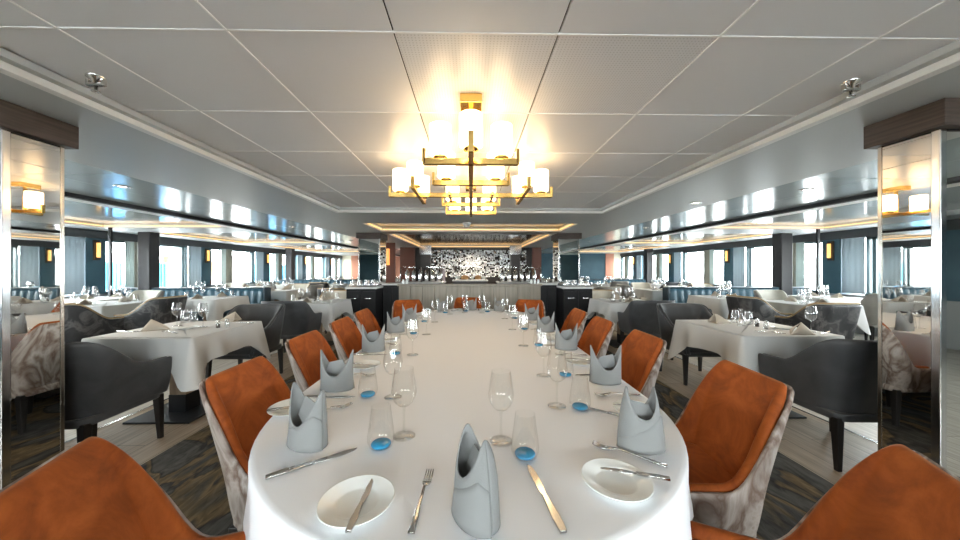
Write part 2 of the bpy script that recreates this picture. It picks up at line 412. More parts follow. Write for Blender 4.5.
# ------------------------------------------------------------------ outer walls, windows, curtains, sconces
PER,P0=2.76,6.56
ZS,ZT=.78,1.93
bays=range(-4,5)
wi=0
def bay_windows(s,n):
    global wi
    w=MB(); yend = YR if s>0 else YL
    w.bx(s*XW,s*(XW+.25),Y0,yend,-.01,ZS); 
    lint=MB().bx(s*(XW-.02),s*(XW+.25),Y0,yend,ZT,SOF+.02)
    tl=MB()
    for k in bays:
        y=P0+PER*k
        if y>yend or y+PER<Y0: continue
        if y<.5: tl.bx(s*(XW-.02),s*(XW+.25),max(y,Y0),y+PER+(.36 if y+PER>.5 else 0),ZS,ZT)
        tl.bx(s*(XW-.06),s*(XW+.25),max(y,Y0),min(y+.36,yend),ZS,ZT)
    struct(w.build('wall_%s'%n,M['wall_low'])); struct(lint.build('trim_lintel_%s'%n,M['dark'])); struct(tl.build('wall_pier_%s'%n,M['teal'],bevel=.004))
    place=['','nearest','second','third','fourth','fifth']
    vis=0
    for k in bays:
        y=P0+PER*k
        for (a,b,typ) in ((.36,1.05,'n'),(1.05,2.40,'w')):
            y0,y1=y+a,min(y+b,yend)
            if y0<.9 or y0>yend-.3: continue
            wi+=1
            fr=MB(); t=.045
            fr.bx(s*(XW+.02),s*(XW+.12),y0,y0+t,ZS,ZT); fr.bx(s*(XW+.02),s*(XW+.12),y1-t,y1,ZS,ZT)
            fr.bx(s*(XW+.02),s*(XW+.12),y0,y1,ZT-t,ZT); fr.bx(s*(XW-.01),s*(XW+.12),y0,y1,ZS,ZS+t)
            if typ=='w': fr.bx(s*(XW+.02),s*(XW+.12),y1-.16,y1-.10,ZS,ZT)
            f=struct(fr.build('window_%d'%wi,M['frame']))
            MB().bx(s*(XW+.06),s*(XW+.066),y0+t,y1-t,ZS+t,ZT-t).build('pane',M['pane'],f)
        if y+.36>yend-.4 or y<Y0: continue
        vis=k
        # curtains: white, beige beside the narrow window, grey blue blind beside the pier
        def curtain(name,y0,y1,m,amp,lab):
            pts=[]; nn=28; A=[];B=[]
            for i in range(nn+1):
                yy=y0+(y1-y0)*i/nn; xx=XW-.06-amp*sin(i*pi*2*4/nn)
                A.append([(s*xx,yy,ZS+.02),(s*xx,yy,ZT-.005)]); B.append([(s*(xx+.012),yy,ZS+.02),(s*(xx+.012),yy,ZT-.005)])
            o=MB().solid(A,B).build(name,m); tag(o,lab,'curtain' if name=='curtain' else 'blind','window dressings')
        kk='bay %d'%(k+3)
        ordn=('nearest','second nearest','third','fourth','farthest')
        if k>=-1:
            w_=ordn[min(k+1,4)]
            curtain('curtain',y+.74,y+.93,M['curt_white'],.012,'pale straight curtain in the %s window bay on the %s'%(w_,n))
            curtain('curtain',y+.93,y+1.20,M['curt_beige'],.012,'beige straight curtain in the %s window bay on the %s'%(w_,n))
            if y+PER<yend: curtain('window_blind',y+2.36,y+PER-.01,M['curt_grey'],.004,'grey blue flat blind in the %s window bay on the %s'%(w_,n))
            # sconce
            e=empty('wall_sconce',(s*(XW-.06),y+.18,1.69)); tag(e,'amber tube wall sconce on the teal pier, %s window bay on the %s'%(w_,n),'wall lamp','amber wall sconces')
            MB().box((s*-.012,0,0),(.024,.12,.42)).build('backplate',M['bronze'],e,bevel=.004)
            MB().lathe([(0,-.15),(.028,-.15),(.03,-.14),(.03,.14),(.028,.15),(0,.15)],14,(s*-.055,.0,0)).build('glass_tube',M['sconce'],e)
            [MB().box((s*-.03,0,q*.157),(.06,.07,.012)).build('bracket',M['brass'],e) for q in (-1,1)]
for s,n in ((-1,'left'),(1,'right')): bay_windows(s,n)
# far walls
fw=MB(); fw.bx(2.2,7.15,YR,YR+.2,-.01,SOF+.02); struct(fw.build('wall_far_right',M['teal']))
fw=MB(); fw.bx(7.02,7.45,YR-.04,YR,.0,SOF-.005); struct(fw.build('wall_far_salmon',M['salmon']))
fw=MB(); fw.bx(7.45,XW,YR-.04,YR+.2,.0,SOF-.005); struct(fw.build('wall_far_cream',M['cream_wall']))
fw=MB(); fw.bx(-XW,-7.25,YL,YL+.2,0,SOF+.02); struct(fw.build('wall_far_left_cream',M['cream_wall']))
fw=MB(); fw.bx(-7.25,-2.2,YL,YL+.2,0,SOF+.02); struct(fw.build('wall_far_left',M['salmon']))
struct(MB().bx(-XW-.2,XW+.2,YL+.2,YL+.3,-.2,SOF+.3).build('wall_end',M['dark']))
# wall behind the camera; three unseen windows added and sized to daylight the table
bw=MB(); bw.bx(-XW,XW,Y0-.2,Y0,-.01,.95); bw.bx(-XW,XW,Y0-.2,Y0,1.9,SOF+.3); bw.bx(-XW,-4.2,Y0-.2,Y0,.95,1.9); bw.bx(4.2,XW,Y0-.2,Y0,.95,1.9)
for q in (-1,1): bw.bx(q*.85,q*1.65,Y0-.2,Y0,.95,1.9)
struct(bw.build('wall_back',M['teal']))
for a,b in ((-4.2,-1.65),(-.85,.85),(1.65,4.2)):
    wi+=1; fr=MB(); t=.05
    fr.bx(a,a+t,Y0-.15,Y0-.05,.95,1.9).bx(b-t,b,Y0-.15,Y0-.05,.95,1.9).bx(a,b,Y0-.15,Y0-.05,.95,1.0).bx(a,b,Y0-.15,Y0-.05,1.85,1.9)
    f=struct(fr.build('window_%d'%wi,M['frame'])); MB().bx(a+t,b-t,Y0-.103,Y0-.097,1.0,1.85).build('pane',M['pane'],f)

# dark freestanding pillars and thin posts by the windows
for s,n in ((-1,'left'),(1,'right')):
    for k,(y) in enumerate((7.2,12.72)):
        struct(MB().bx(s*7.12-.125,s*7.12+.125,y-.12,y+.12,0,SOF).build('pillar_dark_%s_%d'%(n,k+1),M['darkpost'],bevel=.01))
    o=MB().bx(s*7.05-.022,s*7.05+.022,6.36,6.40,0,SOF).build('partition_post',M['blackmetal'])
    tag(o,'thin black floor to ceiling post in front of the %s windows'%n,'post')

# mirror clad pillars
def pillar(cx,y0,y1,hw,name,lab,side):
    e=empty(name,(cx,(y0+y1)/2,0)); tag(e,lab,'pillar','mirror clad pillars'); d=(y1-y0)
    q=-1 if cx>0 else 1          # direction of the aisle
    xi=q*hw
    MB().box((0,0,1.0),(2*hw-.02,d-.02,1.98)).build('core',M['cab'],e)
    MB().box((xi-q*.004,0,1.03),(.008,d-.036,1.88)).build('side_mirror',M['mirror'],e)
    MB().box((0,-d/2+.004,1.03),(2*hw-.06,.008,1.88)).build('front_mirror',M['mirror'],e)
    MB().box((xi-q*.012,-d/2+.012,1.03),(.034,.034,1.9)).build('corner_trim',M['chrome'],e,bevel=.004)
    MB().box((xi-q*.006,d/2-.008,1.03),(.018,.018,1.9)).build('corner_trim',M['goldtrim'],e,bevel=.002)
    MB().box((-xi+q*.008,-d/2+.008,1.03),(.02,.02,1.9)).build('corner_trim',M['chrome'],e,bevel=.002)
    MB().box((0,0,.055),(2*hw+.05,d+.05,.11)).build('plinth',M['wood_cap'],e,bevel=.003)
    MB().box((0,0,2.045),(2*hw+.07,d+.08,.128)).build('wood_cap',M['wood_cap'],e,bevel=.003)
pillar(-2.27-.28,1.589,1.825,.28,'mirror_pillar','tall mirrored pillar with wooden cap at the left end of the photo','left')
pillar(2.27+.28,1.51,1.745,.28,'mirror_pillar','tall mirrored pillar with wooden cap at the right end of the photo','right')
pillar(-2.28,7.2,7.7,.24,'mirror_pillar','mirrored pillar with dark cap behind the left service cabinet','left')
pillar(2.22,7.2,7.7,.24,'mirror_pillar','mirrored pillar with dark cap behind the right service cabinet','right')

# ------------------------------------------------------------------ chairs
def sst(t): t=max(0,min(1,t)); return t*t*(3-2*t)
def tub(name, w,d,hb,ha,zb,zs,lean,rc,u0f,u1f,p,mo,mi,mseat,flare=.02,tho=.022,thi=.035,piping=None,legh=None,legm=None):
    root=empty(name)
    Lb=w/2-rc; La=rc*pi/2; Ls=d-rc; tot=Lb+La+Ls
    half=[]
    nb,na,ns=5,7,12
    for i in range(nb): u=Lb*i/nb; half.append((u,(u,-d/2),(0,-1)))
    for i in range(na): a=pi/2*i/na; half.append((Lb+rc*a,(Lb+rc*sin(a),-d/2+rc-rc*cos(a)),(sin(a),-cos(a))))
    for i in range(ns+1): t=Ls*i/ns; half.append((Lb+La+t,(w/2,-d/2+rc+t),(1,0)))
    path=[(u,(-x,y),(-nx,ny)) for u,(x,y),(nx,ny) in half[::-1]][:-1]+half
    rows=9; O=[];Mi=[];I=[];rim=[]
    for u,(x,y),(nx,ny) in path:
        t=(u/tot-u0f)/(u1f-u0f); f=(1-sst(t))**p; h=ha+(hb-ha)*f - .012*(u/tot)**2
        bk=f
        co=[];cm=[];ci=[]
        for j in range(rows):
            v=j/(rows-1); z=zb+(h-zb)*v
            k=(z-zb)/(hb-zb); off=flare*k - .03*(1-v)**3
            yl=lean*max(0,(z-zs)/(hb-zs))**1.3*bk
            th=thi*(1+.35*sin(pi*min(1,v)))
            zz_=z-(.012*v if mo is not mi else 0)
            P=lambda q,zz=z: (x+nx*(off-q), y+ny*(off-q)-yl, zz)
            co.append(P(0,zz_)); cm.append(P(tho)); ci.append(P(tho+th))
        # round the rim: inner pad top slightly higher in the middle
        O.append(co);Mi.append(cm);I.append(ci); rim.append(cm[-1])
    Ms=[[(p[0],p[1],q[2]) for p,q in zip(c,d_)] for c,d_ in zip(Mi,O)]
    MB().solid(O[::-1],Ms[::-1]).build('outer_shell',mo,root,sub=1)
    MB().solid(Mi[::-1],I[::-1]).build('inner_back',mi,root,sub=1)
    if piping:
        MB().tube([(a,b,c+.003) for a,b,c in rim],.011,6).build('piping',piping,root)
    sw=w-2*(tho+thi)+.03; fd=d/2+.025; bd=-d/2+tho+thi*.5
    MB().slab(rrect(sw,fd-bd,.07,6,0,(fd+bd)/2),zb+.03,zs,.035,5).build('seat',mseat,root)
    MB().slab(rrect(w-.05,d-.03,.08,6,0,.0),zb-.02,zb+.035,.012,3).build('seat_frame',mo if legh is None else legm,root)
    lw=legm or M['legwood']
    for sx in (-1,1):
        for fy in (1,-1):
            x=sx*(w/2-.055); y=fy*(d/2-.055); b=MB(); zt=zb+.0
            vs=[]
            for z,k,o in ((0,.014,.012),(zt,.024,0)):
                for ax,ay in ((-1,-1),(1,-1),(1,1),(-1,1)): vs.append((x+ax*k+sx*o*.6,y+ay*k+fy*o,z))
            b.add(vs,[(3,2,1,0),(4,5,6,7),(0,1,5,4),(1,2,6,5),(2,3,7,6),(3,0,4,7)]); b.build('leg',lw,root,bevel=.003)
    return Proto(root)
C_or=tub('orange_chair',.45,.51,.872,.505,.30,.470,.095,.08,.235,.50,1.25,M['marble'],M['velvet'],M['velvet'],flare=.016,tho=.018,thi=.034)
C_gr=tub('grey_armchair',.60,.58,.86,.635,.34,.46,.05,.16,.36,.80,1.3,M['greyfab'],M['greyfab'],M['greyfab'],flare=.02,thi=.04)
C_md=tub('marbled_armchair',.60,.58,.86,.62,.34,.46,.05,.16,.36,.85,1.3,M['marble_dark'],M['cream'],M['cream'],flare=.02,thi=.04,piping=M['tan'])
C_cr=tub('cream_chair',.54,.55,.90,.52,.34,.47,.07,.14,.40,.74,1.5,M['taupe'],M['cream'],M['cream'],flare=.035,thi=.035)

OG='orange chairs around the long table'
TC=Vector((0,1.34,0)); TR=.76; TY1=3.70
def face(p,q): d=Vector(q)-Vector(p); return math.atan2(-d.x,d.y)   # rz so that local +Y points from p to q
och=[((-.61,.80),-pi/2+R(20),'orange chair with its seat pushed in at the near left corner of the photo'),
 ((.69,.78),pi/2-R(28),'orange chair cut off by the bottom right corner of the photo'),
 ((-.71,1.44),-pi/2,'second orange chair along the left side of the long table'),
 ((.86,1.365),pi/2-R(5),'orange chair turned to show its seat, second on the right side'),
 ((-.77,2.12),-pi/2,'third orange chair along the left side of the long table'),
 ((.84,2.10),pi/2,'third orange chair along the right side of the long table'),
 ((-.79,2.76),-pi/2,'fourth orange chair along the left side of the long table'),
 ((.82,2.76),pi/2,'fourth orange chair along the right side of the long table'),
 ((-.81,3.36),-pi/2,'fifth and farthest orange chair on the left side of the long table'),
 ((.82,3.36),pi/2,'fifth and farthest orange chair on the right side of the long table'),
 ((-.76,4.16),pi+R(22),'orange chair at the left of the far end of the long table'),
 ((-.05,4.50),pi,'orange chair at the middle of the far end of the long table'),
 ((.70,4.16),pi-R(22),'orange chair at the right of the far end of the long table')]
for (x,y),rz,l in och: C_or.put((x,y,.004),rz,l,'chair',OG)

# ------------------------------------------------------------------ the long table
def racetrack(r,y0,y1,n=40,sp=26,ex=0):
    pts=[]
    for i in range(n+1): a=-pi+pi*i/n; pts.append((r*cos(a),y0+r*sin(a)))
    for i in range(1,sp): pts.append((r,y0+(y1-y0)*i/sp))
    for i in range(n+1): a=pi*i/n; pts.append((r*cos(a),y1+r*sin(a)))
    for i in range(1,sp): pts.append((-r,y1+(y0-y1)*i/sp))
    return pts
t=empty('long_table',(0,2.5,0)); tag(t,'long round ended dining table under a white cloth in the middle of the room','table')
MB().slab(racetrack(.742,1.34-2.5,TY1-2.5),.715,.744,.008,3).build('tabletop',M['pedwood'],t)
for y in (-1.0,.0,1.0):
    MB().box((0,y,.37),(.16,.16,.69)).build('pedestal',M['pedwood'],t,bevel=.006); MB().box((0,y,.012),(.6,.5,.016)).build('base_plate',M['blackmetal'],t,bevel=.003)
def drape(outline, ztop, drop, rnd, wavef, mt, name):
    m=len(outline); nor=[]; s=[0]
    for i in range(m):
        a=outline[i-1]; b=outline[(i+1)%m]; tx,ty=b[0]-a[0],b[1]-a[1]; l=sqrt(tx*tx+ty*ty); nor.append((ty/l,-tx/l))
        if i: s.append(s[-1]+sqrt((outline[i][0]-outline[i-1][0])**2+(outline[i][1]-outline[i-1][1])**2))
    lv=[(-.05,0),(-rnd*1.6,0)]+[(-rnd*(1-sin(a))*1.0, -rnd*(1-cos(a))) for a in (pi/8,pi/4,3*pi/8,pi/2)]
    b=MB(); vs=[]; fs=[]
    for off,dz in lv:
        for (x,y),(nx,ny) in zip(outline,nor): vs.append((x+nx*off,y+ny*off,ztop+dz))
    K=10
    for k in range(1,K+1):
        f=k/K
        for i,((x,y),(nx,ny)) in enumerate(zip(outline,nor)):
            dr,fl=drop(i,s[i]); o=wavef(i,s[i],f)+fl*f
            vs.append((x+nx*o,y+ny*o,ztop-rnd-(dr-rnd)*f))
    n=len(lv)+K
    for j in range(n-1):
        for i in range(m):
            i2=(i+1)%m; fs.append((j*m+i,(j+1)*m+i,(j+1)*m+i2,j*m+i2))
    fs.append(tuple(range(m)))
    b.add(vs,fs,True)
    return b.build(name,mt)
ol=racetrack(TR,1.34,TY1)
def wv(i,s_,f): return f**1.1*(.022+.020*sin(s_*9.0+.6*sin(s_*3.1))+.010*sin(s_*21+1))
cl=drape(ol,.750,lambda i,s_:(.262,.0),.012,wv,M['cloth'],'tablecloth')
tag(cl,'big white cloth over the long round ended table','tablecloth')

# ------------------------------------------------------------------ tableware prototypes
def mitre(name,mt,lk=.10,H0=.068,HP=.180,wk=1.0):
    e=empty(name); nn=56
    def body(a,v,grow=1.0,rim=None):
        c=abs(cos(a)); h=H0+(HP-H0)*(c**2.3)
        h = h if rim is None else rim
        rx=.072-.004*v; ry=.046-.006*v
        z=h*v; lean=wk*(1+lk*(z/.2)**2)
        x=rx*lean*cos(a)*grow; y=ry*sin(a)*grow*(1-.35*max(0,z-.1)/.1)
        return (x,y,z)
    A=[[body(2*pi*i/nn,j/8) for j in range(9)] for i in range(nn+1)]
    b=MB(); vs=[p for c in A for p in c]; fs=[]
    for i in range(nn):
        for j in range(8): fs.append((i*9+j,(i+1)*9+j,(i+1)*9+j+1,i*9+j+1))
    b.add(vs,fs,True); b.build('folded_cone',mt,e,solidify=.0035)
    # outer diagonal flap wrapping the front
    b=MB(); nf=30; vs=[];fs=[]
    for i in range(nf+1):
        q=i/nf; a=-pi*.98+q*pi*.96; top=.03+.10*q**1.3 if q<.82 else .03+.10*(.82**1.3)*(1-(q-.82)/.18*.25)
        top=min(top,H0+(HP-H0)*abs(cos(a))**2.3-.004)
        for j in range(7): vs.append(body(a,j/6,1.07,top))
    for i in range(nf):
        for j in range(6): fs.append((i*7+j,(i+1)*7+j,(i+1)*7+j+1,i*7+j+1))
    b.add(vs,fs,True); b.build('front_flap',mt,e,solidify=.003)
    # inner tucked fold
    b=MB(); b.add([(-.05,.0,.08),(.0,-.012,.06),(.05,.0,.08),(.03,.01,.125),(-.03,.012,.14)],[(0,1,4),(1,3,4),(1,2,3)],False); b.build('inner_fold',mt,e,solidify=.003)
    return Proto(e)
NAP=mitre('mitre_napkin',M['napkin']); NAPC=mitre('mitre_napkin',M['napkin'],-.42,.098,.185,.93)
def tent(mt):
    e=MB(); n=8
    def pt(sx,u,v): # u along base from front corner to back, v up
        A=Vector((sx*.085,.055,0)); C=Vector((0,-.12,0)); T=Vector((0,.03,.095))
        p=A.lerp(C,u); q=p.lerp(T.lerp(C,u*.98),v); bul=.018*sin(pi*u)*sin(pi*min(1,v*.9)); return (q.x+sx*bul,q.y,q.z+bul*.6)
    for sx in (-1,1):
        vs=[pt(sx,i/n,j/n) for i in range(n+1) for j in range(n+1)]; fs=[]
        for i in range(n):
            for j in range(n): fs.append((i*(n+1)+j,(i+1)*(n+1)+j,(i+1)*(n+1)+j+1,i*(n+1)+j+1))
        e.add(vs,fs,True)
    e.add([(-.085,.055,0.001),(.085,.055,.001),(0,-.12,.001)],[(0,1,2)])
    return Proto(e.build('tent_napkin',mt,solidify=.004))
TENT=tent(M['napkin2'])
BOWL=[(.004,.098),(.018,.102),(.031,.115),(.039,.135),(.041,.150),(.038,.175),(.033,.205),(.031,.224)]
def wine(split,g):
    foot=[(0.0045,.010),(.010,.005),(.025,.003),(.036,.0015),(.037,.0),(.0,.0)][::-1]; stem=[(.0045,.010),(.0036,.03),(.0034,.07),(.0045,.095),(.006,.1)]
    if split:
        e=empty('wine_glass'); MB().lathe(BOWL,24).build('bowl',g,e); MB().lathe(stem,12).build('stem',g,e); MB().lathe(foot,24).build('foot',g,e); return Proto(e)
    return Proto(MB().lathe(BOWL,12).lathe(stem,6).lathe(foot,12).build('wine_glass',g))
WINE=wine(True,M['glass']); WINE2=wine(False,M['glass2'])
TUM=[(0,.001),(.024,.001),(.034,.006),(.040,.020),(.0405,.035),(.037,.065),(.032,.1),(.029,.128)]
o=MB().lathe(TUM,24).build('water_tumbler',M['glass'])
MB().lathe([(0,.003),(.020,.003),(.028,.006),(.0305,.011),(.028,.0145),(.0,.0150)],20).build('blue_base',M['blue'],o)
TUMB=Proto(o)
TUMB2=Proto(MB().lathe(TUM,10).build('water_tumbler',M['glass2']))
def flat(outline,z0,z1,b=None): return (b or MB()).slab(outline,z0,z1,min(.0012,(z1-z0)*.45),2)
def knife_proto(name,L,w):
    e=empty(name); hl=L*.47
    h=[(-w*.40,-L/2),(w*.40,-L/2),(w*.52,-L/2+hl*.35),(w*.30,-L/2+hl),(-w*.30,-L/2+hl),(-w*.52,-L/2+hl*.35)]
    flat(h,.0,.0065).build('handle',M['steel'],e)
    b=[(-w*.30,-L/2+hl),(w*.30,-L/2+hl),(w*.5,-L/2+hl+.025),(w*.55,L/2-.045),(w*.30,L/2-.012),(-w*.2,L/2),(-w*.45,L/2-.03),(-w*.42,-L/2+hl+.02)]
    flat(b,.0015,.0038).build('blade',M['steel'],e); return Proto(e)
KN=knife_proto('table_knife',.235,.019); BK=knife_proto('butter_knife',.165,.015)
def fork_proto():
    e=empty('table_fork'); L=.20
    def sweep(pts,name,extra=None):
        b=MB()
        for P,wd in pts:
            A=[[(x-w_/2,y,z+.0018),(x+w_/2,y,z+.0018)] for (x,y,z),w_ in zip(P,wd)]; B=[[(x-w_/2,y,z-.0012),(x+w_/2,y,z-.0012)] for (x,y,z),w_ in zip(P,wd)]
            b.solid(A,B)
        b.build(name,M['steel'],e)
    sweep([([(0,-.10,.003),(0,-.06,.005),(0,-.01,.010),(0,.03,.013)],[.015,.012,.007,.006])],'handle')
    P=[([(0,.03,.013),(0,.045,.008),(0,.058,.005)],[.006,.018,.023])]
    for k in range(4): x=-.0087+.0058*k; P.append(([(x,.056,.005),(x,.075,.004),(x,.10,.010)],[.0040,.0034,.0022]))
    sweep(P,'tines'); return Proto(e)
FK=fork_proto()
PL=[(0,.004),(.045,.004),(.052,.006),(.060,.0115),(.083,.0155),(.0855,.0165),(.0855,.0145),(.060,.008),(.050,.001),(.046,.0),(.0,.0)]
PLATE=Proto(MB().lathe(PL,40).build('bread_plate',M['china']))

ZT_=.7505
def place(P,d,tagname,off=None,near=True):
    """one setting: P napkin point, d facing direction of the diner (unit), offsets (left, forward)"""
    d=Vector((d[0],d[1],0)).normalized(); l=Vector((-d.y,d.x,0)); P=Vector((P[0],P[1],ZT_)); rz=math.atan2(-d.x,d.y)
    o=dict(nap_r=0.0,fork=(.17,.02),knife=(-.10,.0),plate=(.33,.02),tum=(-.09,.17),wine=(-.10,.28),fr=0,kr=0)
    o.update(off or {})
    q=lambda a: P+l*a[0]+d*a[1]
    o.get('nap',NAP).put(P,rz+o['nap_r'],'grey mitre folded napkin standing '+tagname,'napkin','grey napkins on the long table')
    FK.put(q(o['fork']),rz+o['fr'],'steel table fork lying '+tagname,'fork','forks on the long table')
    KN.put(q(o['knife']),rz+o['kr'],'steel table knife lying '+tagname,'knife','knives on the long table')
    PLATE.put(q(o['plate']),rz,'round white bread plate '+tagname,'plate','bread plates on the long table')
    bp=q(o.get('bk',(o['plate'][0]-.015,o['plate'][1]-.005)))
    BK.put(bp+Vector((0,0,.0148)),rz+o.get('bkr',-.25),'butter knife resting on the bread plate '+tagname,'knife','butter knives on the long table')
    TUMB.put(q(o['tum']),rz,'stemless tumbler with a blue base '+tagname,'glass','blue based tumblers on the long table')
    WINE.put(q(o['wine']),rz,'clear wine glass on its stem '+tagname,'glass','wine glasses on the long table')
def exact(P,d,**px):
    """turn photographed points into the setting's own left/forward offsets"""
    d=Vector((d[0],d[1],0)).normalized(); l=Vector((-d.y,d.x,0)); r={}
    for k,(u,v) in px.items():
        w=at(u,v,.75)-Vector((P[0],P[1],.75)); r[k]=(w.dot(l),w.dot(d))
    return r
p=at(476,514,.75); o=exact(p,(0,1),plate=(357,505),tum=(525,457),wine=(501,441)); 
o.update(fork=(.128,.045),knife=(-.165,.06),kr=R(8),fr=R(-4),nap_r=R(-62),nap=NAPC,bk=exact(p,(0,1),b=(362,510))['b'],bkr=R(0))
place(p,(0,1),'at the setting nearest the camera',o)
p=at(640,446,.75); d=(-.82,.57); o=exact(p,d,fork=(628,456),knife=(606,413),plate=(616,484),tum=(580,409),wine=(557,406),bk=(634,480)); o['nap_r']=R(-60); o['nap']=NAPC; o['bkr']=R(17); o['fr']=R(0)
place(p,d,'at the near right setting of the long table',o)
p=at(308,443,.75); d=(.82,.57); o=exact(p,d,fork=(325,412),knife=(315,463),plate=(293,410),tum=(381,447),wine=(404,436)); o['nap_r']=R(25)
place(p,d,'at the near left setting of the long table',o)
ordn=['','','second','third','fourth','fifth']
for i,(yl,yr) in enumerate(((1.48,1.545),(2.16,2.19),(2.80,2.80),(3.42,3.44))):
    pl={} if i<3 else dict(plate=(.27,.0),fork=(.15,.02))
    place((-.615 if i==0 else -.655,yl),(1,0),'at the %s setting along the left side'%ordn[i+2],dict(nap_r=R(-90+i*4),**pl))
    place((.655,yr),(-1,0),'at the %s setting along the right side'%ordn[i+2],dict(nap_r=R(88-i*4),**pl))
for a,nm in ((-38,'left'),(0,'middle'),(38,'right')):
    dd=(-sin(R(a)),-cos(R(a))); c=(sin(R(a))*.60,TY1+cos(R(a))*.60)
    place(c,dd,'at the %s setting of the far table end'%nm,dict(plate=(.20,.05),fork=(.10,.02),knife=(-.10,.02),tum=(-.07,.17),wine=(-.08,.28)))

# ------------------------------------------------------------------ square side tables
def sq_outline(a,n=24):
    pts=[]; r=.02; 
    cor=[(1,-1,-90),(1,1,0),(-1,1,90),(-1,-1,180)]
    for qx,qy,a0 in cor:
        for k in range(5):
            an=R(a0+90*k/4); pts.append((qx*(a-r)+r*cos(an),qy*(a-r)+r*sin(an)))
        x,y=pts[-1]; tx,ty={-90:(0,1),0:(-1,0),90:(0,-1),180:(1,0)}[a0]; L=2*(a-r)
        for k in range(1,n): pts.append((x+tx*L*k/n,y+ty*L*k/n))
    return pts
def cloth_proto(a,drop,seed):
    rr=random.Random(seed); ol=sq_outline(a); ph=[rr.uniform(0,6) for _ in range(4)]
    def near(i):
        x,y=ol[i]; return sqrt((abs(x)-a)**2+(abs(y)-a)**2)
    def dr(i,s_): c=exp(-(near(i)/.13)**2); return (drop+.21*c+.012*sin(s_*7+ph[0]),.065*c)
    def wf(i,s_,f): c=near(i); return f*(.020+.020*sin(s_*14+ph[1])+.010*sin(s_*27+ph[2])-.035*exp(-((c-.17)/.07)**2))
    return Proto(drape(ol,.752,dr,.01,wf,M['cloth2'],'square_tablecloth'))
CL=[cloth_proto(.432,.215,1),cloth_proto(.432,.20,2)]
e=empty('pedestal_table')
MB().slab(rrect(.85,.85,.02,3),.715,.745,.005,2).build('tabletop',M['pedwood'],e)
MB().box((0,0,.43),(.15,.15,.57)).build('pedestal',M['pedwood'],e,bevel=.005); MB().box((0,0,.09),(.156,.156,.16)).build('pedestal_foot',M['blackmetal'],e,bevel=.004)
MB().box((0,0,.008),(.55,.55,.016)).build('base_plate',M['blackmetal'],e,bevel=.004)
TAB=Proto(e)
def shakers():
    out=[]
    for nm,m_ in (('salt_shaker',M['plastic']),('pepper_shaker',M['pepper'])):
        e=empty(nm); MB().lathe([(0,0),(.017,0),(.019,.01),(.017,.045),(.014,.055),(0,.055)],12).build('body',M['glass2'],e)
        MB().lathe([(0,.002),(.014,.002),(.014,.038),(0,.038)],10).build('contents',m_,e); MB().lathe([(0,.055),(.0155,.055),(.015,.07),(.006,.076),(0,.076)],12).build('cap',M['chrome'],e); out.append(Proto(e))
    return out
SALT,PEP=shakers()
VASE=Proto(MB().lathe([(0,.002),(.03,.002),(.038,.02),(.036,.05),(.020,.085),(.012,.11),(.012,.15),(.016,.165)],14).build('glass_carafe',M['glass2']))
chair_n=dict(grey=C_gr,marble=C_md,cream=C_cr)
cword=dict(grey='charcoal armchair',marble='dark marbled armchair',cream='cream chair')
def side_table(x,y,desc,chairs,det=2,i=0,wares=None):
    TAB.put((x,y,0),0,'square pedestal table under a white cloth, '+desc,'table','square tables')
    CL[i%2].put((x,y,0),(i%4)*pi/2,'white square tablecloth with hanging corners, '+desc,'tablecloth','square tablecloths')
    for k,ch_ in enumerate(chairs):
        side,kind,dd=ch_[:3]; lat=ch_[3] if len(ch_)>3 else 0
        dx,dy,rz,w_={'n':(0,-1,0,'near side'),'f':(0,1,pi,'far side'),'w':(-1,0,-pi/2,'left side'),'e':(1,0,pi/2,'right side')}[side]
        jit=random.uniform(-.03,.03)
        chair_n[kind].put((x+dx*dd+(jit+lat if dy else 0),y+dy*dd+(jit+lat if dx else 0),0),rz+random.uniform(-.06,.06),'%s, %s of the table %s'%(cword[kind],w_,desc),'chair','side table chairs')
    z=.7525
    if wares: wares(); return
    if det>=1:
        for k,(sg,w_) in enumerate(((-1,'near'),(1,'far'))):
            TENT.put((x+.02*sg,y+sg*.24,z),(0 if sg>0 else pi)+random.uniform(-.5,.5),'beige folded napkin at the %s side, %s'%(w_,desc),'napkin','beige napkins')
            WINE2.put((x+sg*.20,y+sg*.12+.02,z),0,'clear wine glass at the %s side, %s'%(w_,desc),'glass','wine glasses on side tables')
            WINE2.put((x+sg*.10,y+sg*.06+.01,z),0,'second wine glass at the %s side, %s'%(w_,desc),'glass','wine glasses on side tables')
            TUMB2.put((x+sg*.27,y+sg*.20,z),0,'clear tumbler at the %s side, %s'%(w_,desc),'glass','tumblers on side tables')
    if det>=2:
        SALT.put((x+.02,y+.03,z),0,'white filled salt shaker in the middle, '+desc,'salt shaker','salt shakers'); PEP.put((x-.035,y+.03,z),0,'dark filled pepper shaker in the middle, '+desc,'pepper shaker','pepper shakers')
        for sg,w_ in ((-1,'near'),(1,'far')):
            PLATE.put((x-sg*.27,y+sg*.22,z),0,'white side plate at the %s side, %s'%(w_,desc),'plate','side plates')
            FK.put((x-sg*.14,y+sg*.27,z),0 if sg<0 else pi,'fork at the %s side, %s'%(w_,desc),'fork','side table forks')
            KN.put((x+sg*.14,y+sg*.27,z),0 if sg<0 else pi,'knife at the %s side, %s'%(w_,desc),'knife','side table knives')
